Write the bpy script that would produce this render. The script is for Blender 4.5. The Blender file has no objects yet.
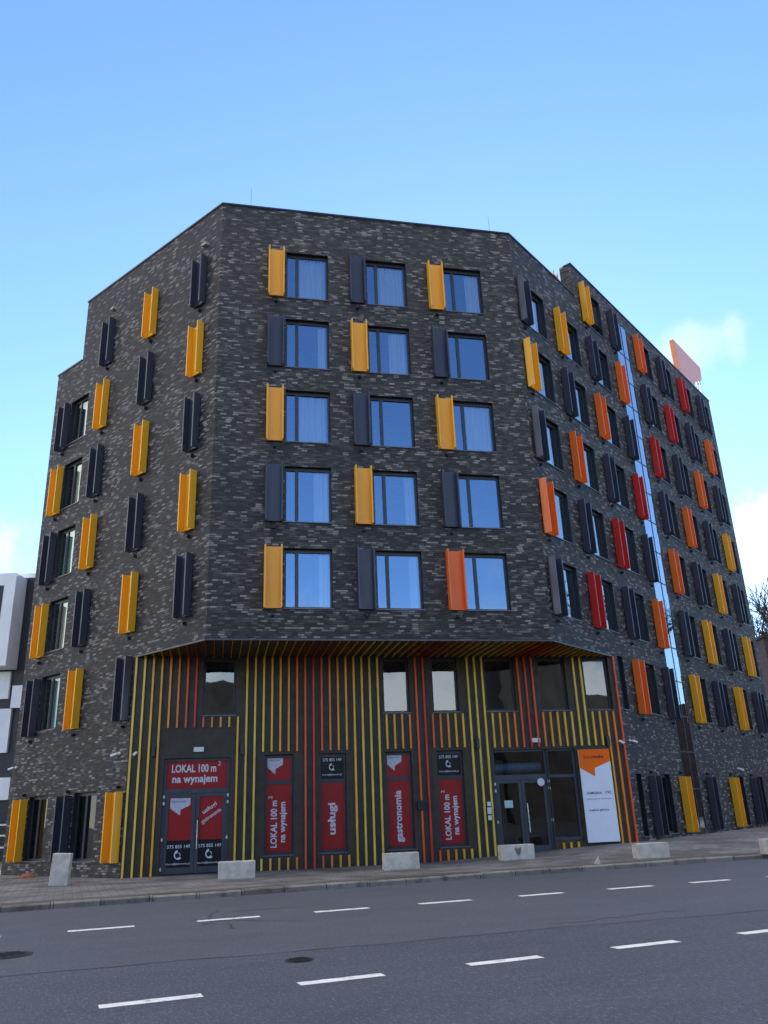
import bpy, bmesh, math, random
from mathutils import Vector, Matrix, noise as mnoise
random.seed(7)
S = bpy.context.scene
COL = S.collection
rad = math.radians
sin, cos = math.sin, math.cos

# ------------------------------------------------------------------ node helpers
class NT:
    def __init__(s, tree): s.t = tree; s.n = tree.nodes; s.l = tree.links
    def new(s, typ, **kw):
        n = s.n.new(typ)
        for k, v in kw.items(): setattr(n, k, v)
        return n
    def set(s, sock, v):
        if hasattr(v, 'is_output') or isinstance(v, bpy.types.NodeSocket): s.l.new(v, sock)
        elif v is not None: sock.default_value = v
    def math(s, op, a, b=None, c=None, clamp=False):
        n = s.new('ShaderNodeMath', operation=op); n.use_clamp = clamp
        s.set(n.inputs[0], a)
        if b is not None: s.set(n.inputs[1], b)
        if c is not None: s.set(n.inputs[2], c)
        return n.outputs[0]
    def vmath(s, op, a, b=None):
        n = s.new('ShaderNodeVectorMath', operation=op); s.set(n.inputs[0], a)
        if b is not None: s.set(n.inputs[1], b)
        return n.outputs['Value'] if op in ('DOT_PRODUCT', 'LENGTH') else n.outputs[0]
    def mix(s, f, a, b):
        n = s.new('ShaderNodeMix', data_type='RGBA'); s.set(n.inputs['Factor'], f)
        s.set(n.inputs[6], a); s.set(n.inputs[7], b); return n.outputs[2]
    def noise(s, vec, scale, detail=3, rough=.55, out=0):
        n = s.new('ShaderNodeTexNoise'); s.set(n.inputs['Vector'], vec); n.inputs['Scale'].default_value = scale
        n.inputs['Detail'].default_value = detail; n.inputs['Roughness'].default_value = rough
        return n.outputs[out]
    def ramp(s, f, stops, interp='LINEAR'):
        n = s.new('ShaderNodeValToRGB'); r = n.color_ramp; r.interpolation = interp
        while len(r.elements) < len(stops): r.elements.new(.5)
        for e, (p, c) in zip(r.elements, stops):
            e.position = p; e.color = (*c, 1) if len(c) == 3 else c
        s.set(n.inputs[0], f); return n.outputs[0]
    def maprange(s, v, a, b, c=0., d=1., typ='SMOOTHSTEP'):
        n = s.new('ShaderNodeMapRange', interpolation_type=typ)
        s.set(n.inputs[0], v)
        for i, x in enumerate((a, b, c, d)): s.set(n.inputs[i + 1], x)
        return n.outputs[0]
    def bump(s, h, strength=.3, dist=.01):
        n = s.new('ShaderNodeBump'); n.inputs['Strength'].default_value = strength
        n.inputs['Distance'].default_value = dist; s.set(n.inputs['Height'], h); return n.outputs[0]
    def sep(s, v):
        n = s.new('ShaderNodeSeparateXYZ'); s.set(n.inputs[0], v); return n.outputs
    def comb(s, x, y, z=0.):
        n = s.new('ShaderNodeCombineXYZ')
        for i, v in enumerate((x, y, z)): s.set(n.inputs[i], v)
        return n.outputs[0]

def mat(name):
    m = bpy.data.materials.new(name); m.use_nodes = True
    m.node_tree.nodes.clear(); t = NT(m.node_tree)
    out = t.new('ShaderNodeOutputMaterial')
    return m, t, out
def principled(t, out, color, rough=.6, metal=0., spec=.5, normal=None, coat=0.):
    p = t.new('ShaderNodeBsdfPrincipled')
    c = (*color, 1) if isinstance(color, tuple) else color
    t.set(p.inputs['Base Color'], c); t.set(p.inputs['Roughness'], rough)
    t.set(p.inputs['Metallic'], metal); t.set(p.inputs['Specular IOR Level'], spec)
    t.set(p.inputs['Coat Weight'], coat)
    if normal is not None: t.set(p.inputs['Normal'], normal)
    t.l.new(p.outputs[0], out.inputs[0]); return p
def objco(t): return t.new('ShaderNodeTexCoord').outputs['Object']
def geopos(t): return t.new('ShaderNodeNewGeometry').outputs['Position']

def simple(name, col, rough=.6, metal=0., spec=.5, var=.12, nscale=3., bump=0., bscale=40., coat=0.):
    m, t, out = mat(name)
    co = geopos(t)
    f = t.noise(co, nscale, 4)
    c = t.mix(t.maprange(f, .3, .7, 0, 1), (*[x * (1 - var) for x in col], 1), (*[min(1, x * (1 + var)) for x in col], 1))
    r = t.maprange(t.noise(co, nscale * 2.3, 3), .3, .7, max(.02, rough - .08), min(1, rough + .08))
    n = t.bump(t.noise(co, bscale, 3), bump, .01) if bump else None
    principled(t, out, c, r, metal, spec, n, coat)
    return m

def brick_mat(name='dark_brick', bw=.205, bh=.072, dark=(.022, .0200, .0185), mid=(.048, .0435, .0400), light=(.35, .31, .28)):
    m, t, out = mat(name)
    uv = t.new('ShaderNodeUVMap').outputs[0]
    x, y, _ = t.sep(uv)
    row = t.math('FLOOR', t.math('DIVIDE', y, bh))
    wn = t.new('ShaderNodeTexWhiteNoise', noise_dimensions='1D'); t.set(wn.inputs['W'], row)
    xs = t.math('ADD', t.math('DIVIDE', x, bw), t.math('MULTIPLY', wn.outputs[0], 3.7))
    colm = t.math('FLOOR', xs)
    w2 = t.new('ShaderNodeTexWhiteNoise', noise_dimensions='2D'); t.set(w2.inputs['Vector'], t.comb(colm, row))
    rnd = w2.outputs[0]
    cl = t.noise(uv, .9, 3)          # drifts in the firing of the bricks
    val = t.math('ADD', rnd, t.math('ADD', t.math('MULTIPLY', t.math('SUBTRACT', cl, .5), .35), t.math('MULTIPLY', t.math('SUBTRACT', t.noise(uv, 5., 2), .5), .35)))
    c = t.ramp(val, [(.0, tuple(a * .6 for a in dark)), (.25, dark), (.45, mid), (.62, tuple(a * 1.5 for a in mid)), (.80, tuple(a * 2.4 for a in mid)), (.98, light)])
    # rain-washed and sooty zones
    wash = t.noise(t.vmath('MULTIPLY', uv, (1., .22, 1.)), 1.1, 4, .6)
    c = t.mix(t.math('MULTIPLY', t.maprange(wash, .40, .66), .22), c, t.mix(.6, c, (.018, .017, .017, 1)))
    # a warm or cool tint per brick
    c = t.mix(t.math('MULTIPLY', w2.outputs[1] if False else t.math('FRACT', t.math('MULTIPLY', rnd, 17.3)), .35), c,
              t.mix(.5, c, (.05, .036, .03, 1)))
    c = t.mix(t.math('MULTIPLY', t.noise(uv, 38., 3), .35), c, t.mix(.5, c, (.02, .02, .022, 1)))
    fx = t.math('FRACT', xs); fy = t.math('FRACT', t.math('DIVIDE', y, bh))
    ex = t.math('MINIMUM', fx, t.math('SUBTRACT', 1., fx)); ey = t.math('MINIMUM', fy, t.math('SUBTRACT', 1., fy))
    mx = t.maprange(ex, .008, .03); my = t.maprange(ey, .05, .16)
    body = t.math('MULTIPLY', mx, my)
    c2 = t.mix(body, (.02, .019, .019, 1), c)
    h = t.math('ADD', t.math('MULTIPLY', body, t.math('ADD', .75, t.math('MULTIPLY', rnd, .5))), t.math('MULTIPLY', t.noise(uv, 60., 3), .3))
    principled(t, out, c2, t.math('ADD', .62, t.math('MULTIPLY', rnd, .2)), 0., .45, t.bump(h, .7, .012))
    return m

M = {}
M['brick'] = brick_mat()
M['coping'] = simple('coping_metal', (.028, .029, .034), .4, .3)
M['frame'] = simple('window_frame_anthracite', (.032, .034, .043), .42)
M['frame_light'] = simple('door_frame_grey', (.05, .053, .066), .42)
M['drip'] = simple('drip_trim', (.075, .075, .078), .4, .5)
M['sill'] = simple('sill_metal', (.13, .13, .135), .35, .3)
M['steel'] = simple('brushed_steel', (.55, .55, .56), .3, .9)
M['panel'] = simple('dark_cladding_panel', (.044, .033, .018), .6, var=.2)
M['black'] = simple('black_plastic', (.012, .012, .013), .45)
M['interior'] = simple('interior_plaster', (.20, .19, .18), .8)
M['concrete'] = simple('concrete_block', (.56, .505, .42), .85, var=.16, nscale=5., bump=.35, bscale=60)
M['mark'] = simple('stencil_grey', (.14, .14, .14), .8)
M['white_plastic'] = simple('white_plastic', (.72, .72, .70), .4, var=.05)
M['roof'] = simple('roof_felt', (.07, .07, .07), .9)
M['whitewall'] = simple('white_render', (.85, .85, .85), .8, var=.05, nscale=.8)
M['darkloggia'] = simple('dark_loggia', (.014, .015, .017), .5)
M['banner'] = simple('banner_white', (.78, .79, .84), .45, var=.02)
M['banner_orange'] = simple('banner_orange', (.95, .15, .004), .55, var=.02, spec=.2)
M['ink'] = simple('ink_dark', (.05, .05, .06), .6)
M['inkred'] = simple('ink_maroon', (.10, .012, .01), .6)
M['film_red'] = simple('film_red', (.36, .018, .016), .4, var=.02, spec=.25)
M['film_black'] = simple('film_black', (.010, .010, .011), .4, var=.02, spec=.25)
M['film_white'] = simple('film_white', (.66, .64, .64), .5, var=.03)
M['film_bubble'] = simple('film_bubble', (.55, .53, .58), .4, var=.12, nscale=12)
M['logo_grey'] = simple('logo_grey', (.22, .2, .2), .5)
M['sign_face'] = simple('sign_face_pink', (.88, .33, .18), .45, var=.0, coat=.2)
M['sign_edge'] = simple('sign_edge_orange', (.85, .27, .08), .4, var=.05)
M['rustbrick'] = brick_mat('brown_brick', .25, .075, (.035, .014, .010), (.075, .026, .017), (.10, .04, .03))
M['bark'] = simple('bark', (.035, .028, .022), .9)
M['stone'] = simple('pale_stone', (.40, .36, .30), .9)
M['orange_cap'] = simple('orange_plastic', (.26, .06, .03), .6, var=.3, nscale=20)
M['paper'] = simple('notice_paper', (.45, .62, .60), .7)
M['opposite'] = simple('opposite_render', (.05, .045, .042), .9, var=.3, nscale=.5)
M['blue_tube'] = simple('blue_duct', (.16, .30, .40), .4, var=.2)

def paint(name, col, rough=.38):
    m, t, out = mat(name)
    p = geopos(t)
    f = t.noise(p, 1.3, 4)
    g = t.noise(t.vmath('MULTIPLY', p, (9., 9., .8)), 1.6, 4)      # faint run-off streaks
    k = t.math('ADD', t.math('MULTIPLY', f, .16), t.math('MULTIPLY', g, .16))
    c = t.mix(k, (*col, 1), (*[x * .45 + .02 for x in col], 1))
    principled(t, out, c, t.maprange(f, .3, .7, rough - .06, rough + .1), 0., .5, t.bump(t.noise(p, 9., 2), .04, .01))
    return m
M['D'] = paint('shutter_anthracite', (.043, .043, .065), .34)
M['Y'] = paint('shutter_yellow', (.95, .44, .015))
M['O'] = paint('shutter_orange', (.90, .165, .016))
M['R'] = paint('shutter_red', (.58, .022, .014))

BATS = [(.62, .035, .015), (.72, .10, .015), (.78, .21, .02), (.80, .31, .022), (.82, .39, .026), (.84, .46, .035), (.80, .54, .075)]
for i, c in enumerate(BATS): M['bat%d' % i] = simple('batten_paint_%s' % ('abcdefg'[i]), c, .42, var=.12, nscale=2.)

def glass_mat(name, base, tint, wav=.0025, refl=(1, 1, 1)):
    m, t, out = mat(name)
    p = geopos(t)
    lw = t.new('ShaderNodeLayerWeight'); lw.inputs['Blend'].default_value = .5
    fac = t.math('ADD', base, t.math('MULTIPLY', t.math('POWER', lw.outputs['Facing'], 4.), .95 - base), clamp=True)
    n = t.bump(t.noise(p, .55, 2), .5, wav * 8)
    gl = t.new('ShaderNodeBsdfGlossy'); gl.inputs['Roughness'].default_value = .012; gl.inputs['Color'].default_value = (*refl, 1)
    t.l.new(n, gl.inputs['Normal'])
    tr = t.new('ShaderNodeBsdfTransparent'); tr.inputs[0].default_value = (*tint, 1)
    mx = t.new('ShaderNodeMixShader'); t.l.new(fac, mx.inputs[0]); t.l.new(tr.outputs[0], mx.inputs[1]); t.l.new(gl.outputs[0], mx.inputs[2])
    t.l.new(mx.outputs[0], out.inputs[0]); return m
M['glass'] = glass_mat('window_glass', .34, (.80, .86, .85), .002, (.53, .73, 1.))
M['glass_right'] = glass_mat('window_glass_right', .34, (.80, .86, .85), .002, (.80, .93, 1.))
M['glass_left'] = glass_mat('window_glass_left', .22, (.82, .90, .86), .002, (.84, 1., .93))
M['glass_mezz'] = glass_mat('mezzanine_glass', .16, (.6, .62, .62), .002, (.85, .93, .96))
M['glass_low'] = glass_mat('ground_glass', .07, (.5, .52, .54), .002)
M['glass_strip'] = glass_mat('stair_glass', .40, (.45, .5, .52), .002, (.78, .88, 1.))

def curtain_mat(name, col):
    m, t, out = mat(name)
    d = t.new('ShaderNodeBsdfDiffuse'); d.inputs[0].default_value = (*col, 1)
    tl = t.new('ShaderNodeBsdfTranslucent'); tl.inputs[0].default_value = (*col, 1)
    mx = t.new('ShaderNodeMixShader'); mx.inputs[0].default_value = .3
    t.l.new(d.outputs[0], mx.inputs[1]); t.l.new(tl.outputs[0], mx.inputs[2]); t.l.new(mx.outputs[0], out.inputs[0]); return m
M['curtain'] = curtain_mat('sheer_curtain', (.58, .61, .64))
M['curtain_dark'] = simple('dark_room_backing', (.02, .022, .024), .8)  # room gloom painted as a near-black sheet behind the street-level panes
M['curtain_green'] = curtain_mat('pale_green_curtain', (.80, .90, .80))

def asphalt_mat():
    m, t, out = mat('asphalt')
    p = geopos(t)
    a = t.noise(p, .35, 4); b = t.noise(p, 2.2, 5, .6); g = t.noise(p, 70., 2, .7); g2 = t.noise(p, 190., 2, .7)
    # traffic direction: long streaks along the road
    x, y, z = t.sep(p)
    u = t.math('ADD', t.math('MULTIPLY', x, .9317), t.math('MULTIPLY', y, .3633))
    w = t.math('ADD', t.math('MULTIPLY', x, -.3633), t.math('MULTIPLY', y, .9317))
    st = t.noise(t.comb(t.math('MULTIPLY', u, .06), w, 0.), 1.1, 4)
    k = t.math('ADD', t.math('ADD', t.math('MULTIPLY', a, .35), t.math('MULTIPLY', b, .25)), t.math('MULTIPLY', st, .4))
    c = t.mix(t.maprange(k, .32, .68), (.029, .036, .050, 1), (.057, .067, .090, 1))
    md = t.noise(t.comb(u, t.math('MULTIPLY', w, .45), 0.), 11., 5, .75); m2 = t.noise(t.comb(u, t.math('MULTIPLY', w, .35), 3.), 30., 4, .8)
    c = t.mix(t.math('MULTIPLY', t.maprange(md, .42, .62), .55), c, (.040, .042, .050, 1))
    c = t.mix(t.math('MULTIPLY', t.maprange(m2, .52, .68), .7), c, (.20, .205, .22, 1))
    c = t.mix(t.math('MULTIPLY', t.maprange(m2, .46, .32), .6), c, (.028, .029, .034, 1))
    spot = t.noise(p, 1.1, 3, .5)
    c = t.mix(t.math('MULTIPLY', t.maprange(spot, .62, .70), .35), c, (.03, .03, .034, 1))
    c = t.mix(t.math('MULTIPLY', t.maprange(g, .50, .68), .85), c, (.16, .168, .19, 1))
    c = t.mix(t.math('MULTIPLY', t.maprange(g2, .55, .35), .5), c, (.035, .035, .038, 1))
    # older surface beyond the seam (nearer the building) is a little browner
    ws = t.math('ADD', t.math('MULTIPLY', x, -.309), t.math('MULTIPLY', y, .951))
    old = t.maprange(t.math('ADD', ws, t.math('MULTIPLY', t.noise(p, .8, 3), .12)), 11.55, 11.62)
    c = t.mix(t.math('MULTIPLY', old, .5), c, t.mix(.5, c, (.10, .10, .11, 1)))
    h = t.math('ADD', t.math('MULTIPLY', g, .6), t.math('MULTIPLY', g2, .4))
    principled(t, out, c, t.maprange(a, .3, .7, .68, .85), 0., .4, t.bump(h, .45, .012))
    return m
M['asphalt'] = asphalt_mat()

def marking_mat():
    m, t, out = mat('road_paint'); p = geopos(t)
    wear = t.maprange(t.math('ADD', t.math('MULTIPLY', t.noise(p, 5., 5, .65), .7), t.math('MULTIPLY', t.noise(p, 40., 3), .3)), .53, .66)
    c = t.mix(t.math('MULTIPLY', wear, .75), t.mix(t.noise(p, 3., 3), (.60, .585, .55, 1), (.78, .77, .73, 1)), (.10, .10, .11, 1))
    principled(t, out, c, .7, 0., .4, t.bump(t.noise(p, 80., 2), .3, .008)); return m
M['marking'] = marking_mat()
M['seam'] = simple('bitumen_seam', (.022, .022, .024), .55, var=.3, nscale=6)
M['iron'] = simple('cast_iron', (.022, .022, .024), .5, .4, bump=.6, bscale=50)

def paving_mat():
    m, t, out = mat('pavers'); p = geopos(t)
    mp = t.new('ShaderNodeMapping'); mp.inputs['Rotation'].default_value = (0, 0, -.36); t.l.new(p, mp.inputs[0])
    br = t.new('ShaderNodeTexBrick'); t.l.new(mp.outputs[0], br.inputs[0])
    br.inputs['Scale'].default_value = 1.; br.inputs['Brick Width'].default_value = .4; br.inputs['Row Height'].default_value = .2
    br.inputs['Mortar Size'].default_value = .012; br.inputs['Color1'].default_value = (.16, .152, .146, 1)
    br.inputs['Color2'].default_value = (.25, .235, .222, 1); br.inputs['Mortar'].default_value = (.085, .078, .07, 1)
    n = t.noise(p, .7, 5, .6)
    c = t.mix(t.maprange(n, .38, .64), br.outputs[0], t.mix(.65, br.outputs[0], (.055, .05, .042, 1)))
    # trodden moss and grit toward the kerb
    x, y, z = t.sep(p)
    w = t.math('ADD', t.math('MULTIPLY', x, -.3633), t.math('MULTIPLY', y, .9317))
    wn = t.math('ADD', w, t.math('MULTIPLY', t.math('SUBTRACT', t.noise(p, 1.3, 5, .65), .5), 1.1))
    band = t.math('MULTIPLY', t.maprange(wn, 21.1, 20.35), .8)
    c = t.mix(band, c, (.062, .052, .04, 1))
    c = t.mix(t.math('MULTIPLY', t.maprange(t.noise(p, 6., 5, .7), .55, .75), .5), c, (.05, .045, .04, 1))
    h = t.math('ADD', br.outputs['Fac'], t.math('MULTIPLY', t.noise(p, 30., 3), -.4))
    nn = t.new('ShaderNodeBump'); nn.invert = True; nn.inputs['Strength'].default_value = .3; nn.inputs['Distance'].default_value = .012; t.l.new(h, nn.inputs['Height'])
    principled(t, out, c, .85, 0., .3, nn.outputs[0]); return m
M['paving'] = paving_mat()
def kerb_mat():
    m, t, out = mat('kerb_stone'); p = geopos(t); x, y, z = t.sep(p)
    u = t.math('ADD', t.math('MULTIPLY', x, .9317), t.math('MULTIPLY', y, .3633))
    f = t.math('FRACT', u); j = t.maprange(t.math('MINIMUM', f, t.math('SUBTRACT', 1., f)), .004, .014)
    w = t.new('ShaderNodeTexWhiteNoise', noise_dimensions='1D'); t.set(w.inputs['W'], t.math('FLOOR', u))
    c = t.mix(w.outputs[0], (.18, .158, .13, 1), (.28, .247, .205, 1))
    c = t.mix(t.math('MULTIPLY', t.maprange(t.noise(p, 3., 5, .65), .45, .7), .8), c, (.075, .065, .052, 1))
    c = t.mix(j, (.03, .028, .025, 1), c)
    principled(t, out, c, .85, 0., .3, t.bump(t.math('ADD', t.noise(p, 40., 3), j), .5, .01)); return m
M['kerb'] = kerb_mat()

# ------------------------------------------------------------------ mesh helpers
class MB:
    """Collects quads and boxes, with uv in metres, into one mesh."""
    def __init__(s): s.v = []; s.f = []; s.m = []; s.uv = []
    def quad(s, pts, uv=None, mi=0):
        b = len(s.v); s.v += [tuple(p) for p in pts]; s.f.append(tuple(range(b, b + len(pts)))); s.m.append(mi)
        s.uv.append(uv if uv else [(0, 0)] * len(pts))
    def box(s, o, ax, ay, az, mi=0):
        o, ax, ay, az = map(Vector, (o, ax, ay, az))
        if ax.cross(ay).dot(az) < 0: o = o + ax; ax = -ax
        P = lambda i, j, k: o + ax * i + ay * j + az * k
        lx, ly, lz = ax.length, ay.length, az.length
        for q, (a, b_) in (([P(0,0,0),P(0,1,0),P(1,1,0),P(1,0,0)], (ly, lx)), ([P(0,0,1),P(1,0,1),P(1,1,1),P(0,1,1)], (lx, ly)),
                  ([P(0,0,0),P(1,0,0),P(1,0,1),P(0,0,1)], (lx, lz)), ([P(1,0,0),P(1,1,0),P(1,1,1),P(1,0,1)], (ly, lz)),
                  ([P(1,1,0),P(0,1,0),P(0,1,1),P(1,1,1)], (lx, lz)), ([P(0,1,0),P(0,0,0),P(0,0,1),P(0,1,1)], (ly, lz))):
            z0 = q[0].z
            s.quad(q, [(0, z0), (a, z0), (a, z0 + b_), (0, z0 + b_)], mi)
    def bx(s, x0, x1, y0, y1, z0, z1, mi=0):
        s.box((x0, y0, z0), (x1 - x0, 0, 0), (0, y1 - y0, 0), (0, 0, z1 - z0), mi)
    def prism(s, poly, ax, ay, n, org, mi=0, mi_side=None):
        """polygon in 2-D (ax, ay axes at org), extruded along n"""
        ax, ay, n, org = map(Vector, (ax, ay, n, org))
        a = [org + ax * x + ay * y for x, y in poly]; b = [p + n for p in a]
        s.quad(b, None, mi); s.quad(a[::-1], None, mi if mi_side is None else mi_side)
        for i in range(len(a)):
            j = (i + 1) % len(a); s.quad([a[i], a[j], b[j], b[i]], None, mi if mi_side is None else mi_side)
    def tube(s, p0, p1, r0, r1, n=8, mi=0, cap=True):
        p0, p1 = Vector(p0), Vector(p1); d = (p1 - p0).normalized()
        a = d.orthogonal().normalized(); b = d.cross(a)
        R0 = [p0 + (a * cos(t) + b * sin(t)) * r0 for t in [2 * math.pi * i / n for i in range(n)]]
        R1 = [p1 + (a * cos(t) + b * sin(t)) * r1 for t in [2 * math.pi * i / n for i in range(n)]]
        for i in range(n):
            j = (i + 1) % n; s.quad([R0[i], R0[j], R1[j], R1[i]], None, mi)
        if cap: s.quad(R0[::-1], None, mi); s.quad(R1, None, mi)
    def mesh(s, name, mats, smooth=False, merge=False, bevel=0.):
        me = bpy.data.meshes.new(name); me.from_pydata(s.v, [], s.f)
        for mm in mats: me.materials.append(mm)
        ul = me.uv_layers.new(name='UVMap'); k = 0
        for fi, p in enumerate(me.polygons):
            p.material_index = s.m[fi]; p.use_smooth = smooth
            for u in s.uv[fi]: ul.data[k].uv = u; k += 1
        if merge or bevel:
            bm = bmesh.new(); bm.from_mesh(me); bmesh.ops.remove_doubles(bm, verts=bm.verts, dist=1e-4)
            if bevel: bmesh.ops.bevel(bm, geom=[e for e in bm.edges if e.calc_face_angle(0) > .5], offset=bevel, segments=2, affect='EDGES', profile=.6)
            bm.to_mesh(me); bm.free()
        me.update(); return me

def link(name, data, parent=None, loc=(0, 0, 0), rz=0., base=None):
    o = bpy.data.objects.new(name, data); COL.objects.link(o)
    loc = Vector(loc)
    if base is not None: loc = loc - base
    o.location = loc; o.rotation_euler = (0, 0, rz)
    if parent: o.parent = parent
    return o
def tag(o, label, cat, group=None):
    o['label'] = label; o['category'] = cat
    if group: o['group'] = group
    return o
def struct(o, kind='structure'): o['kind'] = kind; return o
def thing(name, loc, label, cat, group=None, rz=0.):
    return tag(link(name, None, None, loc, rz), label, cat, group)

# ------------------------------------------------------------------ facade frames (world metres, camera foot at the origin)
CAM_Z = 1.6
THF, THR, THL, THC = .2103, .8899, .6851, .2079
A = Vector((-5.5966, 24.5615, 0)); Bc = Vector((5.4525, 26.9203, 0)); Lc = Vector((-8.4585, 26.8999, 0)); Rc = Vector((8.2997, 30.4349, 0))
class Face:
    def __init__(s, org, right, ang, flip=False):
        s.o = org; s.r = Vector(right); s.n = Vector((s.r.y, -s.r.x, 0)); s.ang = ang; s.flip = flip
        # r points to the right as seen from outside, n outward; u runs along r (or against it on the flipped face)
        s.e = -s.r if flip else s.r
    def P(s, u, z, o=0.): return s.o + s.e * u + s.n * o + Vector((0, 0, z))
FR = Face(A, (cos(THF), sin(THF), 0), THF)
RT = Face(Bc, (cos(THR), sin(THR), 0), THR)
LF = Face(A, (cos(THL), -sin(THL), 0), -THL, True)
CL = Face(Lc, (cos(THC), sin(THC), 0), THC)
UP = Vector((0, 0, 1))
ZB, ZT, ZT2, ZTL = 6.815, 23.336, 25.08, 20.39
W_FR, U_LO, U_STEP, U_LE, U_RO, U_TALL, U_RE, S_CL = 11.298, 3.696, 9.17, 11.12, 4.523, 5.65, 24.0, 17.127
H = 2.9
sill = lambda r: .52 if r == 7 else 7.8 + (5 - r) * H
whgt = lambda r: 2.12 if r == 7 else 1.985

BASE = Vector((0.9, 30.5, 0.))
building = thing('apartment_building', BASE, 'dark brick corner block with yellow, orange and red shutters above a striped ground floor', 'building')
def part(name, data, loc=None, rz=0., parent=None):
    if parent is not None: return link(name, data, parent, loc or (0, 0, 0), rz)
    return link(name, data, building, loc if loc is not None else BASE, rz, BASE)
def wpart(name, mb, mats, **k):            # a mesh given in world coordinates
    o = part(name, mb.mesh(name, mats, **k), BASE); o.data.transform(Matrix.Translation(-BASE)); return o

def wall_panel(mb, F, regions, holes, depth, mi=0, mi_rev=0):
    us = sorted({round(v, 4) for r in regions + holes for v in r[:2]}); zs = sorted({round(v, 4) for r in regions + holes for v in r[2:4]})
    ins = lambda R, u, z: any(r[0] < u < r[1] and r[2] < z < r[3] for r in R)
    for i in range(len(us) - 1):
        for j in range(len(zs) - 1):
            u0, u1, z0, z1 = us[i], us[i + 1], zs[j], zs[j + 1]; uc, zc = (u0 + u1) / 2, (z0 + z1) / 2
            if ins(regions, uc, zc) and not ins(holes, uc, zc):
                q = [(u0, z0), (u1, z0), (u1, z1), (u0, z1)]
                if F.flip: q = q[::-1]
                mb.quad([F.P(*c) for c in q], [c for c in q], mi)
    for (u0, u1, z0, z1) in [h[:4] for h in holes]:
        for (a, b) in (((u0, z0), (u1, z0)), ((u1, z0), (u1, z1)), ((u1, z1), (u0, z1)), ((u0, z1), (u0, z0))):
            if not (ins(regions, (a[0] + b[0]) / 2, (a[1] + b[1]) / 2) or True): continue
            if abs(a[0] - b[0]) > 1e-6: uv = [(a[0], a[1]), (b[0], b[1]), (b[0], b[1] - depth), (a[0], a[1] - depth)]
            else: uv = [(a[0], a[1]), (b[0], b[1]), (b[0] + depth, b[1]), (a[0] + depth, a[1])]
            q = [F.P(*a), F.P(*b), F.P(*b, -depth), F.P(*a, -depth)]
            if not F.flip: q = q[::-1]; uv = uv[::-1]
            mb.quad(q, uv, mi_rev)

# ---- windows of the brick floors: (face, u0, u1, sill, height, mullion offset from the left as seen, kind)
WIN = []
front_u = [(2.383, 3.944), (5.383, 6.94), (8.417, 9.937)]
for r in range(1, 6):
    for c, (a, b) in enumerate(front_u): WIN.append(('F', a, b, r, .41, c))
right_r = [2.372, 5.409, 8.405, None, 14.33, 17.33, 20.35, 23.38]
PAT = {0: [None, None, 'Y', 'D', 'O', 'D', 'R', 'D'], 1: ['D', 'Y', 'D', 'O', 'D', 'R', 'D', 'O'], 2: ['Y', 'D', 'O', 'D', 'R', 'D', 'O', 'D'],
       3: ['D', 'O', 'D', 'R', 'D', 'O', 'D', 'Y'], 4: ['O', 'D', 'R', 'D', 'O', 'D', 'Y', 'D'], 5: ['D', 'R', 'D', 'O', 'D', 'Y', 'D', 'Y'],
       6: [None, None, 'O', 'D', 'Y', 'D', 'Y', 'D'], 7: [None, None, 'D', 'Y', 'D', 'Y', 'D', 'Y']}
for r in range(0, 8):
    for c, ur in enumerate(right_r):
        if ur is None: continue
        if r == 0 and c < 2: continue
        if r in (6, 7) and c == 0: continue
        if r == 6 and c == 1: WIN.append(('R', 4.93, 5.41, r, 0, c)); continue
        if r == 7:
            if c == 1: WIN.append(('R', 5.16, 5.62, r, 0, c))
            elif c in (2, 5, 6): WIN.append(('R', ur - .95, ur - .05, r, 0, c))
            continue
        WIN.append(('R', ur - 1.55, ur, r, .42, c))
for r in range(2, 8): WIN.append(('L', 8.36, 9.66, r, .5, 3))
WIN.append(('L', 5.3, 6.68, 7, .55, 2))
STRIP = (9.80, 11.46, .55, 24.3)

Fc = {'F': FR, 'R': RT, 'L': LF}
holes = {'F': [], 'R': [STRIP], 'L': []}
for k, a, b, r, mo, c in WIN: holes[k].append((a, b, sill(r), sill(r) + whgt(r)))
wall = MB()
wall_panel(wall, FR, [(0, W_FR, ZB, ZT)], holes['F'], .24, 0, 1)
wall_panel(wall, RT, [(0, U_TALL, ZB, ZT), (U_RO, U_TALL, -.2, ZB), (U_TALL, U_RE, -.2, ZT2)], holes['R'], .24, 0, 1)
wall_panel(wall, LF, [(0, U_STEP, ZB, ZT), (U_LO, U_STEP, -.2, ZB), (U_STEP, U_LE, -.2, ZTL)], holes['L'], .24, 0, 1)
# hidden sides: right end, back of both wings, left end
C1 = RT.P(U_RE, 0); C2 = RT.P(U_RE, 0, -12.); D1 = LF.P(U_LE, 0); D2 = LF.P(U_LE, 0, -10.)
# inner corner of the two wings
def isect(p, d, q, e):
    den = d.x * e.y - d.y * e.x; t = ((q.x - p.x) * e.y - (q.y - p.y) * e.x) / den; return p + d * t
I1 = isect(C2, RT.e, D2, LF.e)
def vwall(p, q, z0, z1):
    l = (q - p).length
    wall.quad([p + UP * z0, q + UP * z0, q + UP * z1, p + UP * z1], [(0, z0), (l, z0), (l, z1), (0, z1)], 0)
vwall(C1, C2, -.2, ZT2); vwall(C2, I1, -.2, ZT2); vwall(I1, D2, -.2, ZT); vwall(D2, D1, -.2, ZTL)
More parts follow.
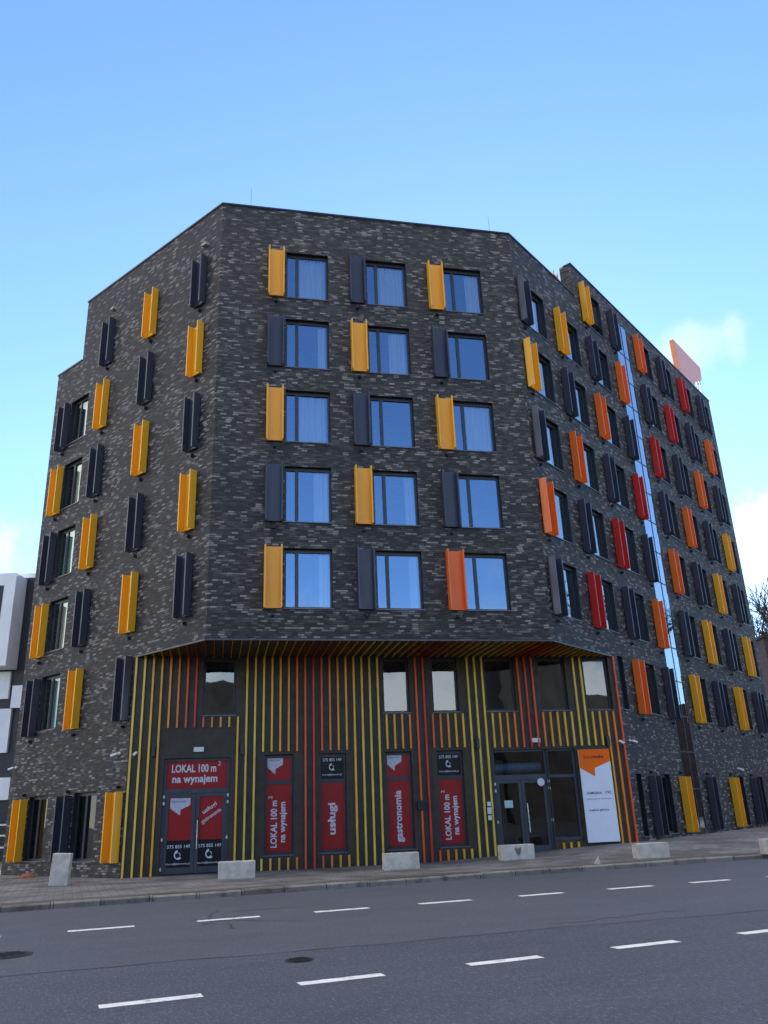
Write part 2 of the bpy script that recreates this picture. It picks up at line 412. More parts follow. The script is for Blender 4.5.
# step on the left and the parapet upstand that ends the taller part
vwall(LF.P(U_STEP, 0), LF.P(U_STEP, 0, -9.), ZTL - .5, ZT)
up = MB()
q0 = RT.P(U_TALL, ZT - .6, -.012)
wall.box(RT.P(U_TALL, ZT - .6, -.004), RT.e * .004 + RT.n * -.55, RT.e * .4, UP * (ZT2 - ZT + .6))
vwall(RT.P(U_TALL + 3.4, 0, -.2), RT.P(U_TALL + 3.4, 0, -11.8), ZT - .6, ZT2)
wpart('wall', wall, [M['brick'], M['coping']])

# ---- roof, coping, slabs
foot = [D1, A, Bc, C1, C2, I1, D2]
roof = MB()
lowp = [LF.P(U_STEP, 0, -.05), FR.P(.05, 0, -.05), FR.P(W_FR - .05, 0, -.05), RT.P(U_TALL, 0, -.05), RT.P(U_TALL + 3.4, 0, -11.9), I1, LF.P(U_STEP, 0, -9.9)]
roof.quad([p + UP * (ZT - .45) for p in lowp], None)
roof.quad([p + UP * (ZT2 - .45) for p in (RT.P(U_TALL + 3.4, 0, -.05), RT.P(U_RE, 0, -.05), C2, RT.P(U_TALL + 3.4, 0, -12.))], None)
roof.quad([p + UP * (ZT - .5) for p in (RT.P(U_TALL, 0, -.05), RT.P(U_TALL + 3.4, 0, -.05), RT.P(U_TALL + 3.4, 0, -12.), RT.P(U_TALL, 0, -12.))], None)
roof.quad([p + UP * (ZTL - .45) for p in (LF.P(U_STEP, 0, -.05), LF.P(U_STEP, 0, -9.9), D2, D1)], None)
wpart('roof', roof, [M['roof']])
cop = MB()
def coping(F, u0, u1, z): cop.box(F.P(u0, z - .055, .035), F.e * (u1 - u0), F.n * -.40, UP * .075)
coping(FR, -.02, W_FR + .01, ZT); coping(LF, .03, U_STEP + .03, ZT); coping(LF, U_STEP + .035, U_LE + .03, ZTL)
coping(RT, .03, U_TALL - .03, ZT); coping(RT, U_TALL - .03, U_RE + .03, ZT2)
cop.box(LF.P(U_STEP + .03, ZT + .003, -.37), LF.n * -8., LF.e * -.3, UP * .07)
cop.box(LF.P(U_LE + .03, ZTL + .003, -.37), LF.n * -9., LF.e * -.3, UP * .07)
wpart('roof_coping', cop, [M['coping']])
drip = MB()
drip.box(FR.P(.0, ZB - .045, .012), FR.e * W_FR, FR.n * -.05, UP * .048)
drip.box(LF.P(.012, ZB - .045, .012), LF.e * (U_LO - .02), LF.n * -.05, UP * .048)
drip.box(RT.P(.012, ZB - .045, .012), RT.e * (U_RO - .02), RT.n * -.05, UP * .048)
wpart('drip_trim', drip, [M['drip']])
slab = MB()
ins_l = [LF.P(U_LE, 0, -.3) + LF.e * -.3, FR.P(.15, 0, -.35), FR.P(W_FR - .1, 0, -.35), RT.P(U_RE - .3, 0, -.3), RT.P(U_RE - .3, 0, -11.6), I1 + Vector((0, -.5, 0)), LF.P(U_LE - .3, 0, -9.6)]
for k in range(0, 7):
    z = 7.35 + H * k - .02
    if z < ZT - .6:
        pts = ins_l if z < ZTL - .6 else [LF.P(U_STEP - .3, 0, -.3)] + ins_l[1:6] + [LF.P(U_STEP - .3, 0, -9.6)]
        slab.quad([p + UP * z for p in pts][::-1], None); slab.quad([p + UP * (z + .22) for p in pts], None)
# inner back walls 4.2 m behind each facade, so rooms end somewhere
for F, a, b in ((FR, 1.2, W_FR - 1.2), (RT, 1.5, U_RE - .4), (LF, 1.5, U_LE - .4)):
    slab.quad([F.P(a, -.1, -4.6), F.P(b, -.1, -4.6), F.P(b, 22.9, -4.6), F.P(a, 22.9, -4.6)], None)
for u in (6.9, 12.9, 18.9):
    slab.quad([RT.P(u, -.1, -.3), RT.P(u, -.1, -4.6), RT.P(u, 22.9, -4.6), RT.P(u, 22.9, -.3)], None)
for u in (4.66, 7.68): slab.quad([FR.P(u, 7.4, -.35), FR.P(u, 7.4, -4.6), FR.P(u, 22.9, -4.6), FR.P(u, 22.9, -.35)], None)
wpart('interior', slab, [M['interior']])

# ---- windows (meshes shared by size); local x = right seen from outside, y = inward, z = up
cache = {}
def frame_mesh(w, h, mull, trans=None):
    k = ('fr', round(w, 3), round(h, 3), mull, trans)
    if k in cache: return cache[k]
    mb = MB(); t = .065; y0, y1 = .15, .23
    mb.bx(.002, t, y0, y1, .002, h - .002); mb.bx(w - t, w - .002, y0, y1, .002, h - .002)
    mb.bx(t, w - t, y0 + .002, y1, .002, t + .01); mb.bx(t, w - t, y0 + .002, y1, h - t - .045, h - .002)
    if mull: mb.bx(mull - .058, mull + .058, y0 + .004, y1, t + .01, h - t - .02)
    if trans: mb.bx(t, w - t, y0 + .004, y1, trans - .06, trans + .06)
    cache[k] = mb.mesh('window_frame', [M['frame']]); return cache[k]
def pane_mesh(w, h, key):
    k = ('pn', round(w, 3), round(h, 3), key)
    if k in cache: return cache[k]
    mb = MB(); mb.quad([(.06, .19, .06), (w - .06, .19, .06), (w - .06, .19, h - .06), (.06, .19, h - .06)])
    cache[k] = mb.mesh('window_pane', [M[key]]); return cache[k]
def sill_mesh(w):
    k = ('sl', round(w, 3))
    if k in cache: return cache[k]
    mb = MB(); mb.bx(-.03, w + .03, -.035, .15, -.028, .003)
    cache[k] = mb.mesh('window_sill', [M['sill']]); return cache[k]
def curtain_mesh(x0, x1, h, seed, key):
    k = ('cu', round(x0, 2), round(x1, 2), round(h, 2), seed, key)
    if k in cache: return cache[k]
    rnd = random.Random(seed); mb = MB(); n = 44; ph = rnd.random() * 6; per = .11 + rnd.random() * .05
    pts = []
    for i in range(n + 1):
        x = x0 + (x1 - x0) * i / n
        pts.append((x, .31 + .035 * sin(6.283 * x / per + ph) + .02 * sin(6.283 * x / (per * 2.7))))
    for (xa, ya), (xb, yb) in zip(pts, pts[1:]):
        mb.quad([(xa, ya, .03), (xb, yb, .03), (xb * .985 + .01, yb, h), (xa * .985 + .01, ya, h)])
    cache[k] = mb.mesh('curtain', [M[key]], smooth=True, merge=True); return cache[k]

rp = random.Random(77)
def window(F, u0, u1, z0, h, mull=0, glass='glass', curt=None, trans=None, with_sill=True, name='window'):
    w = abs(u1 - u0); ul = u1 if F.flip else u0
    o = part(name, frame_mesh(w, h, mull, trans), F.P(ul, z0), F.ang)
    if glass:
        pn = link('pane', pane_mesh(w, h, glass), o); pn.rotation_euler = (rp.uniform(-.007, .007), 0, rp.uniform(-.007, .007))
    if with_sill: link('sill', sill_mesh(w), o)
    for c in (curt or []): link('curtain', curtain_mesh(*c), o)
    return o
rc = random.Random(21)
FCUR = {(1, 0): (.5, 1.46), (1, 1): (.5, 1.48), (1, 2): (.95, 1.46), (2, 1): (.82, 1.46), (2, 0): (1.2, 1.46), (3, 0): (.5, 1.46), (3, 2): (.5, 1.46), (4, 0): (1.0, 1.48), (4, 1): (1.15, 1.48), (5, 0): (1.15, 1.48), (5, 1): (1.2, 1.46)}
for (k, a, b, r, mo, c) in WIN:
    F = Fc[k]; h = whgt(r); w = b - a; cu = []
    if k == 'F' and (r, c) in FCUR:
        x0, x1 = FCUR[(r, c)]; z = h - .1
        cu.append((x0, x1, z, r * 10 + c, 'curtain'))
    elif k == 'R' and w > 1.2:
        if rc.random() < .6: x0 = rc.choice((.06, .5)); cu.append((x0, x0 + .55 + .4 * rc.random(), h - .1, rc.randint(0, 9), rc.choice(('curtain', 'curtain_green'))))
    elif k == 'L' and r < 7:
        cu.append((.08 if r > 3 else .5, 1.25, h - .1, r, 'curtain_green' if r > 2 else 'curtain'))
    if r == 7: cu = [(.05, w - .05, h - .08, 3, 'curtain_dark')]  # dark sheet added behind street-level glass, standing in for unlit rooms
    g = {'F': 'glass', 'R': 'glass_right', 'L': 'glass_left'}[k] if r < 7 else 'glass_low'
    window(F, a, b, sill(r), h, mo, g, cu)

# ---- tall glazed stair strip on the right face
so = MB(); w = STRIP[1] - STRIP[0]; hs = STRIP[3] - STRIP[2]
so.bx(.002, .06, -.012, .10, .002, hs - .002); so.bx(w - .05, w - .002, -.012, .10, .002, hs - .002); so.bx(.93, .98, -.010, .10, .06, hs - .06)
so.bx(.06, w - .05, -.011, .10, .002, .06); so.bx(.06, w - .05, -.011, .10, hs - .06, hs - .002)
zc = [z - STRIP[2] for z in [22.4 - 1.45 * i for i in range(16)] if z - STRIP[2] > .4]
for z in zc: so.bx(.06, .93, -.008, .10, z - .022, z + .022); so.bx(.98, w - .05, -.008, .10, z - .022, z + .022)
stair = part('stair_window', so.mesh('stair_window_frame', [M['frame']]), RT.P(STRIP[0], STRIP[2]), THR)
lev = [.06] + sorted(zc) + [hs - .06]
for z0, z1 in zip(lev, lev[1:]):
    for xa, xb in ((.06, .93), (.98, w - .05)):
        pm = MB(); pm.quad([(xa, .006, z0), (xb, .006, z0), (xb, .006, z1), (xa, .006, z1)])
        link('pane', pm.mesh('stair_pane', [M['glass_strip']]), stair)

# ---- channel-shaped shutters
def fin_mesh(col):
    k = ('fin', col)
    if k in cache: return cache[k]
    mb = MB(); w, h, d, t = .575, 2.06, .275, .022
    mb.bx(t, w - t, -.062, -.04, .012, h - .012)
    mb.bx(0, t, -d - .03, -.035, 0, h); mb.bx(w - t, w, -d - .03, -.035, 0, h)
    # turned-in lips at the outer edge of the flanges
    mb.bx(t, t + .03, -d - .03, -d - .012, 0, h); mb.bx(w - t - .03, w - t, -d - .03, -d - .012, 0, h)
    mb.bx(t + .002, w - t - .002, -d * .4, -.064, .012, .03)
    # wall brackets
    for z in (.25, h - .25): mb.bx(w / 2 - .06, w / 2 + .06, -.042, 0, z - .04, z + .04)
    cache[k] = mb.mesh('shutter_channel', [M[col]]); return cache[k]
bl = MB(); bl.bx(-.045, .045, -.10, 0, -.05, .05); bl.bx(-.03, .03, -.14, -.10, -.035, .035); BRK = bl.mesh('shutter_lamp', [M['black']])
def shutter(F, ul, r, col):
    """ul: left end as seen from outside, as facade coordinate"""
    z = sill(r) - .10 if r < 7 else sill(r) - .02
    z += .06 if F is FR else (-.05 if F is LF and r < 7 else 0)
    o = part('shutter', fin_mesh(col), F.P(ul, z), F.ang)
    s = link('bracket', BRK, o, (.29, 0, -.19) if r < 7 else (.29, 0, 2.2))
    return o
for c, cols in enumerate((('Y', 'D', 'Y', 'D', 'Y'), ('D', 'Y', 'D', 'Y', 'D'), ('Y', 'D', 'Y', 'D', 'O'))):
    for r in range(1, 6): shutter(FR, front_u[c][0] - .655, r, cols[r - 1])
for r, cols in PAT.items():
    for c, col in enumerate(cols):
        if col: shutter(RT, .165 + 3.0 * c, r, col)
lp = {0: 'DYDYD', 1: 'YDYDYD', 2: 'DYDYDY', 3: ' DYDYD'}
lu = [.76, 3.76, 6.74, 9.68]
for c, s_ in lp.items():
    for i, col in enumerate(s_):
        if col != ' ': shutter(LF, lu[c] + .575, i + 1, col)
for c, col in ((1, 'Y'), (2, 'D'), (3, 'Y')): shutter(LF, lu[c] + .575, 7, col)
for u in (.85, 6.9):
    lm = MB(); lm.bx(-.12, .12, -.16, 0, -.05, .07); part('facade_light', lm.mesh('facade_light', [M['stone']]), LF.P(u, 21.85), -THL)

# ------------------------------------------------------------------ recessed striped ground floor
CW = [(2.27, 3.33), (8.36, 9.30), (10.13, 11.07), (12.08, 13.2), (14.14, 15.18), (15.9, 16.9)]
POST = [(4.33, 5.27), (6.12, 7.02), (8.35, 9.27), (10.13, 11.08)]
DOORL = (1.13, 3.22, .08, 3.52); DOORR = (12.13, 15.2, .22, 3.54)
ch = [(a, b, 4.86, 6.76) for a, b in CW] + [(a, b, .5, 3.57) for a, b in POST] + [DOORL, (12.13, 14.13, .22, 3.54), (14.132, 15.2, .52, 3.54)]
ch[-2] = (12.13, 14.13, .22, 3.54)
cl = MB()
wall_panel(cl, CL, [(0, S_CL, -.2, ZB)], ch, .24)
# soffit of the overhang
cl.quad([Lc + UP * (ZB - .006), A + UP * (ZB - .006), Bc + UP * (ZB - .006), Rc + UP * (ZB - .006)], None)
clad = wpart('cladding_panel', cl, [M['panel']])
# battens
def s_at(i):
    xs = [(0, .07), (29, 8.165), (43, 11.97), (62, 17.10)]
    for (a, sa), (b, sb) in zip(xs, xs[1:]):
        if i <= b: return sa + (sb - sa) * (i - a) / (b - a)
bt = MB()
cut = [(a - .1, b + .1, 4.80, 6.9) for a, b in CW] + [(a - .12, b + .12, .42, 3.66) for a, b in POST]
cut += [(1.0, 3.35, -1, 4.47), (12.05, 16.5, -1, 3.62)]
rb = random.Random(3)
for i in range(63):
    s_ = s_at(i); k = abs((i % 14) - 7); ci = min(6, max(0, k - 1 if k > 0 else 0)) if False else [0, 1, 2, 3, 4, 5, 6, 6][k]
    if i in (62,): ci = 1
    zmin = .02 if s_ < 9 else .02 + .03 * (s_ - 9)
    segs = [(zmin, ZB - .012)]
    for (a, b, z0, z1) in cut:
        if a < s_ < b:
            ns = []
            for (p, q) in segs:
                if z0 > p and z0 < q: ns.append((p, z0))
                if z1 < q and z1 > p: ns.append((z1, q))
                if z1 <= p or z0 >= q: ns.append((p, q))
            segs = ns
    if 14.25 < s_ < 15.2: segs.append((.2, .47))
    for p, q in segs:
        if q - p > .12: bt.box(CL.P(s_ - .026, p, .003), CL.e * .062, CL.n * .075, UP * (q - p), ci)
    # the same batten runs out along the soffit to the edge of the overhang
    p0 = CL.P(s_, 0); best = None
    for (a, b) in ((Lc, A), (A, Bc), (Bc, Rc)):
        d = b - a; den = CL.n.x * d.y - CL.n.y * d.x
        if abs(den) < 1e-6: continue
        t = ((a.x - p0.x) * d.y - (a.y - p0.y) * d.x) / den; v = ((a.x - p0.x) * CL.n.y - (a.y - p0.y) * CL.n.x) / den
        if t > .05 and -.001 <= v <= 1.001: best = t if best is None else min(best, t)
    if best and best > .25: bt.box(CL.P(s_ - .009, ZB - .068, .079), CL.e * .018, CL.n * (best - .15), UP * .06, ci)
bobj = link('batten_strips', bt.mesh('batten_strips', [M['bat%d' % i] for i in range(7)]), clad)
bobj.data.transform(Matrix.Translation(-BASE))

# ---- lettering
def text_poly(txt, bold=0.):
    cu = bpy.data.curves.new('lettering', 'FONT'); cu.body = txt; cu.offset = bold; cu.resolution_u = 3; cu.fill_mode = 'FRONT'
    ob = bpy.data.objects.new('lettering_tmp', cu); COL.objects.link(ob)
    dg = bpy.context.evaluated_depsgraph_get(); me = bpy.data.meshes.new_from_object(ob.evaluated_get(dg))
    vs = [(v.co.x, v.co.y) for v in me.vertices]; fs = [tuple(p.vertices) for p in me.polygons]
    bpy.data.objects.remove(ob); bpy.data.curves.remove(cu); bpy.data.meshes.remove(me)
    return vs, fs
def put_text(mb, txt, cx, cz, w, h, y, rot=0., mi=0, bold=.012, depth=None):
    vs, fs = text_poly(txt, bold)
    x0, x1 = min(v[0] for v in vs), max(v[0] for v in vs); z0, z1 = min(v[1] for v in vs), max(v[1] for v in vs)
    for f in fs:
        pts = []
        for i in f:
            px = (vs[i][0] - (x0 + x1) / 2) / (x1 - x0) * w; pz = (vs[i][1] - (z0 + z1) / 2) / (z1 - z0) * h
            pts.append((cx + px * cos(rot) - pz * sin(rot), y, cz + px * sin(rot) + pz * cos(rot)))
        mb.quad(pts, None, mi)
def rect(mb, x0, x1, z0, z1, y, mi=0): mb.quad([(x0, y, z0), (x1, y, z0), (x1, y, z1), (x0, y, z1)], None, mi)
def handset(mb, cx, cz, r, y, mi=0):
    """round-ended telephone receiver, drawn as a thick tilted C"""
    n = 14; pts_o = []; pts_i = []
    for i in range(n + 1):
        a = rad(100 + 215 * i / n)
        rr = r * (1.0 if 2 < i < n - 2 else 1.06); ri = r * (.74 if 3 < i < n - 3 else .52)
        pts_o.append((cx + rr * cos(a), y, cz + rr * sin(a) * 1.05)); pts_i.append((cx + ri * cos(a), y, cz + ri * sin(a) * 1.05))
    for i in range(n): mb.quad([pts_o[i], pts_o[i + 1], pts_i[i + 1], pts_i[i]], None, mi)
    for i in range(5):
        a, b = rad(-28 + 22 * i), rad(-28 + 22 * (i + 1)); ro, ri = r * .55, r * .40
        mb.quad([(cx + ro * cos(a), y, cz + ro * sin(a)), (cx + ro * cos(b), y, cz + ro * sin(b)), (cx + ri * cos(b), y, cz + ri * sin(b)), (cx + ri * cos(a), y, cz + ri * sin(a))], None, mi)
BUB = [(0, 0), (1, 0), (1, -.36), (.52, -.58), (.5, -.86), (0, -.50)]     # speech-bubble emblem, top left corner at the origin
def bubble(mb, x, z, w, h, y, mi): mb.quad([(x + a * w, y, z + b * h) for a, b in BUB][::-1], None, mi)

def poster(win, w, x0, x1, z0, z1, build, y=.172):
    f = MB(); build(f); mats = [M['film_red'], M['film_black'], M['film_white'], M['film_bubble'], M['logo_grey']]
    return link('window_poster', f.mesh('window_poster', mats), win)
PH = '575 855 149'; MAIL = 'biuro@biznode.pl'
for idx, (a, b) in enumerate(POST):
    w = b - a; h = 3.07; tz = 2.2
    o = part('shop_window', frame_mesh(w, h, 0, tz), CL.P(a, .5), THC)
    link('pane', pane_mesh(w, h, 'glass_low'), o); link('sill', sill_mesh(w), o)
    def bld(f, idx=idx, w=w):
        y = .176
        rect(f, .06, w - .06, .09, tz - .062, y, 0)
        if idx in (0, 2):
            rect(f, .06, w - .06, tz + .062, h - .08, y, 0)
            bubble(f, .10, h - .10, .50, .60, y - .006, 3); put_text(f, 'biznode', .34, h - .17, .36, .07, y - .009, 0, 4)
        else:
            rect(f, .06, w - .06, tz + .062, h - .08, y, 1)
            put_text(f, PH, w / 2, h - .20, w * .70, .10, y - .006, 0, 2); handset(f, w / 2, h - .43, .11, y - .006, 2); put_text(f, MAIL, w / 2, h - .68, w * .72, .07, y - .006, 0, 2)
        if idx in (0, 3):
            put_text(f, 'LOKAL 100 m', w * .34, .93, 1.42, .21, y - .006, math.pi / 2, 2, .028); put_text(f, '2', w * .34 - .12, 1.74, .09, .13, y - .006, math.pi / 2, 2, .01)
            put_text(f, 'na wynajem', w * .67, .98, 1.22, .25, y - .006, math.pi / 2, 2, .028)
        elif idx == 1: put_text(f, 'usługi', w * .5, 1.02, .98, .33, y - .006, math.pi / 2, 2, .028)
        else: put_text(f, 'gastronomia', w * .5, 1.02, 1.62, .30, y - .006, math.pi / 2, 2, .028)
    poster(o, w, 0, 0, 0, 0, bld)
for i, (a, b) in enumerate(CW):
    window(CL, a, b, 4.86, 1.90, 0, 'glass_mezz', None)

# ---- let shop door (left)
a, b, z0, z1 = DOORL; w = b - a; h = z1 - z0
def door_frame(w, h, x_mid, tz, x_side=None):
    mb = MB(); t = .09
    mb.bx(.002, t, .10, .23, .002, h - .002); mb.bx(w - t, w - .002, .10, .23, .002, h - .002); mb.bx(t, w - t, .102, .23, h - t, h - .002)
    mb.bx(t, w - t, .102, .23, tz - .07, tz + .07)
    return mb
def leaf(x0, x1, z0, z1):
    mb = MB(); t = .11
    mb.bx(x0, x0 + t, .12, .19, z0, z1); mb.bx(x1 - t, x1, .12, .19, z0, z1); mb.bx(x0 + t, x1 - t, .122, .19, z0, z0 + .18); mb.bx(x0 + t, x1 - t, .122, .19, z1 - t, z1)
    return mb
dl = part('entrance_door', door_frame(w, h, w / 2, 2.44).mesh('door_frame', [M['frame_light']]), CL.P(a, z0), THC)
hm = MB(); hm.bx(-.03, .03, .07, .10, -.045, .045); HINGE = hm.mesh('door_hinge', [M['white_plastic']])
for sx in (.05, w - .05):
    for z in (2.28, 2.08, 1.02, .16): link('hinge', HINGE, dl, (sx, 0, z))
for (x0, x1) in ((.095, w / 2 - .006), (w / 2 + .006, w - .095)):
    lf_ = link('door_leaf', leaf(x0, x1, .02, 2.365).mesh('door_leaf', [M['frame_light']]), dl)
    f = MB(); y = .155; left = x0 < .5
    rect(f, x0 + .11, x1 - .11, .98, 2.255, y, 0); rect(f, x0 + .11, x1 - .11, .2, .98, y, 1)
    xm = (x0 + x1) / 2
    put_text(f, PH, xm, .80, .70, .10, y - .006, 0, 2); handset(f, xm, .56, .13, y - .006, 2); put_text(f, MAIL, xm, .30, .72, .07, y - .006, 0, 2)
    if left: bubble(f, x0 + .16, 2.23, .62, .60, y - .006, 3); put_text(f, 'biznode', x0 + .44, 2.14, .44, .085, y - .009, 0, 4)
    else: put_text(f, 'usługi', xm - .04, 1.90, .50, .17, y - .006, rad(33), 2, .018); put_text(f, 'gastronomia', xm + .02, 1.66, .70, .15, y - .006, rad(33), 2, .014)
    link('window_poster', f.mesh('door_poster', [M['film_red'], M['film_black'], M['film_white'], M['film_bubble'], M['logo_grey']]), lf_) if False else None
    p_ = f.mesh('door_poster', [M['film_red'], M['film_black'], M['film_white'], M['film_bubble'], M['logo_grey']]); link('window_poster', p_, dl)
hb = MB(); hb.tube((w / 2 + .07, .06, .72), (w / 2 + .07, .06, 1.55), .018, .018, 8)
for z in (.8, 1.47): hb.tube((w / 2 + .07, .06, z), (w / 2 + .07, .13, z), .012, .012, 6)
link('handle', hb.mesh('door_handle', [M['steel']]), dl)
f = MB(); rect(f, .09, w - .09, 2.515, h - .09, .15, 0)
put_text(f, 'LOKAL 100 m', w * .5 - .10, 3.13, 1.40, .25, .144, 0, 2, .028); put_text(f, '2', w * .5 + .70, 3.27, .09, .14, .144, 0, 2, .01); put_text(f, 'na wynajem', w * .5 - .06, 2.77, 1.42, .30, .144, 0, 2, .028)
link('window_poster', f.mesh('transom_poster', [M['film_red'], M['film_black'], M['film_white']]), dl)

# ---- main entrance (right): double door, transom, side light
w = 3.07; h = 3.32; xs = 2.0
mb = MB(); t = .09
mb.bx(.002, t, .10, .23, .002, h - .002); mb.bx(xs - .07, xs + .07, .10, .23, .002, h - .002); mb.bx(w - t, w - .002, .10, .23, .31, h - .002)
mb.bx(t, xs - .07, .102, .23, h - .07, h - .002); mb.bx(xs + .07, w - t, .102, .23, h - .07, h - .002); mb.bx(t, xs - .07, .102, .23, 2.33, 2.49); mb.bx(xs + .07, w - t, .102, .23, 2.36, 2.46)
mb.bx(xs + .07, w - t, .102, .23, .31, .42)
dr = part('entrance_door', mb.mesh('door_frame', [M['frame_light']]), CL.P(12.13, .22), THC)
for (x0, x1) in ((.095, xs / 2 + .005), (xs / 2 + .015, xs - .075)):
    link('door_leaf', leaf(x0, x1, .02, 2.325).mesh('door_leaf', [M['frame_light']]), dr)
pm = MB()
rect(pm, .2, .9, .2, 2.22, .16); rect(pm, 1.12, 1.82, .2, 2.22, .16); rect(pm, .09, xs - .07, 2.49, h - .07, .165); rect(pm, xs + .07, w - t, .42, 2.36, .165); rect(pm, xs + .07, w - t, 2.46, h - .07, .165)
link('pane', pm.mesh('entrance_pane', [M['glass_low']]), dr)
hb = MB(); hb.tube((1.16, .05, .62), (1.14, .05, 1.55), .02, .02, 8)
for z in (.72, 1.45): hb.tube((1.15, .05, z), (1.15, .13, z), .012, .012, 6)
link('handle', hb.mesh('door_handle', [M['steel']]), dr)
for z in (2.2, 1.98, .98): link('hinge', HINGE, dr, (.05, 0, z))
for z in (2.25, 2.02, .98): link('hinge', HINGE, dr, (xs + .02, 0, z))
ro = MB(); n = 16
ro.tube((1.72, .06, 2.22), (1.72, .10, 2.22), .13, .13, n); link('round_light', ro.mesh('round_light', [M['white_plastic']]), dr)
pp = MB(); pp.bx(.36, .66, .152, .156, 1.42, 1.66); link('notice', pp.mesh('door_notice', [M['paper']]), dr)
bt2 = MB(); bt2.tube((.15, .55, 2.72), (1.9, .55, 2.74), .17, .17, 16); link('ceiling_duct', bt2.mesh('ceiling_duct', [M['blue_tube']], smooth=True), dr)
# lobby box behind the doors (dark rooms)
lb = MB()
for (x0, x1) in ((.3, 3.9), (11.5, 15.8)):
    lb.quad([CL.P(x0, 0, -3.), CL.P(x1, 0, -3.), CL.P(x1, 3.7, -3.), CL.P(x0, 3.7, -3.)], None)
lb.quad([CL.P(.2, 4.3, -.26), CL.P(16.9, 4.3, -.26), CL.P(15.5, 4.3, -3.), CL.P(1.5, 4.3, -3.)], None)
lb.quad([CL.P(1.5, -.1, -3.02), CL.P(15.5, -.1, -3.02), CL.P(15.5, 6.9, -3.02), CL.P(1.5, 6.9, -3.02)], None)
wpart('lobby_partition', lb, [M['panel']])

# small fittings on the cladding
def fitting(name, s_, z, w, h, d, m):
    b_ = MB(); b_.bx(-w / 2, w / 2, -d, 0, -h / 2, h / 2); return part(name, b_.mesh(name, [M[m]], bevel=.008), CL.P(s_, z, .004), THC)
for s_ in (.78, 3.58, 11.62, 16.48): fitting('wall_light', s_, 3.76, .11, .34, .12, 'frame')
fitting('emergency_light', 2.2, 3.78, .32, .15, .07, 'white_plastic'); fitting('emergency_light', 13.77, 3.84, .32, .15, .07, 'white_plastic')
wb_ = MB(); wb_.bx(-.125, .125, -.2, -.085, -.15, .15)
tag(link('letter_box', wb_.mesh('letter_box', [M['black']], bevel=.01), None, CL.P(9.49, 1.84), THC), 'small black box on the striped wall right of the gastronomia window', 'box')
ic = MB(); ic.bx(-.06, .06, -.12, -.08, -.28, -.13); ic.bx(-.07, .07, -.13, -.08, -.09, .12); ic.bx(-.06, .06, -.12, -.08, .16, .30)
part('intercom', ic.mesh('intercom', [M['white_plastic']], bevel=.006), CL.P(11.85, 1.56), THC)

# ------------------------------------------------------------------ banner and roof sign
bn = thing('banner_sign', CL.P(15.86, .43, .02), 'tall white banner board with an orange speech bubble beside the entrance', 'sign', None, THC)
bw, bh_ = 1.17, 3.05
b1 = MB(); b1.bx(-bw / 2, bw / 2, -.10, -.05, 0, bh_); link('board', b1.mesh('banner_board', [M['banner']]), bn)
b2 = MB(); y = -.104
b2.quad([(-bw / 2 + a * bw, y, bh_ + b * 1.02) for a, b in [(0, 0), (1, 0), (1, -.40), (.47, -.62), (.46, -.90), (0, -.61)]][::-1], None, 0)
link('speech_bubble', b2.mesh('banner_bubble', [M['banner_orange']]), bn)
b3 = MB(); y = -.109
put_text(b3, 'biz', -.28, bh_ - .25, .24, .12, y, 0, 1, 0.); put_text(b3, 'node', .11, bh_ - .25, .46, .11, y, 0, 1, .025)
put_text(b3, 'ZAMOJSKA', -.16, bh_ - 1.47, .56, .10, y, 0, 0, .012); put_text(b3, '19C', .38, bh_ - 1.45, .24, .10, y, 0, 0, .012)
put_text(b3, 'apartamenty studenckie', 0, bh_ - 1.66, .96, .055, y, 0, 0, 0.); put_text(b3, 'wejście główne', -.06, bh_ - 2.02, .72, .09, y, 0, 0, .012)
link('lettering', b3.mesh('banner_lettering', [M['ink'], M['inkred']]), bn)

rs = thing('rooftop_sign', RT.P(21.5, ZT2, -.3), 'large pale pink speech bubble sign with orange edge standing on the roof', 'sign', None, THR)
sg = MB()
# local frame: x along the facade, y inward, z up
out_ = [(-2.25, 2.25), (2.25, 2.25), (2.25, 1.25), (.42, .62), (.0, -.35), (-.25, -.35) , (-2.25, .22)]
out_ = [(-2.25, 2.28), (2.3, 2.28), (2.1, 1.3), (.6, .58), (-.05, -.42), (-2.2, .25)]
sg.prism(out_, (1, 0, 0), (0, 0, 1), (0, .24, 0), (0, -.24, 0), 1, 1)
face = MB(); face.quad([(x * .985, -.246, z * .985 + .02) for x, z in out_], None)
link('sign_body', sg.mesh('sign_body', [M['sign_edge'], M['sign_edge']]), rs); link('sign_face', face.mesh('sign_face', [M['sign_face']]), rs)
sp = MB()
for x in (.75, 1.5, 2.1): sp.tube((x, -.1, -.1), (x, -.1, 1.4), .035, .035, 8); sp.tube((x, .9, -.1), (x, -.05, 1.2), .03, .03, 8)
sp.tube((.7, -.1, .35), (2.15, -.1, .35), .025, .025, 8); sp.tube((-2.3, -.05, .2), (-2.3, .9, -.1), .04, .04, 8); sp.tube((-1.2, -.05, .5), (-1.2, -.05, -.1), .04, .04, 8)
link('support_frame', sp.mesh('sign_support', [M['steel']]), rs)
for F, u, z, l in ((FR, 1.05, ZT, 1.1), (FR, 10.6, ZT, 1.0)):
    rd = MB(); rd.tube(F.P(u, z, -.25), F.P(u, z + l, -.25), .008, .005, 6); wpart('lightning_rod', rd, [M['drip']])
ld = MB()
for x in (0, .38): ld.tube((x, 0, 0), (x, 0, 1.86), .035, .035, 8)
for k in range(5): ld.tube((0, 0, .25 + .35 * k), (.38, 0, .25 + .35 * k), .025, .025, 6)
tag(link('roof_ladder', ld.mesh('roof_ladder', [M['Y']]), None, RT.P(5.18, ZT - .45, -.64), THR), 'small yellow ladder on the flat roof beside the taller parapet', 'ladder')

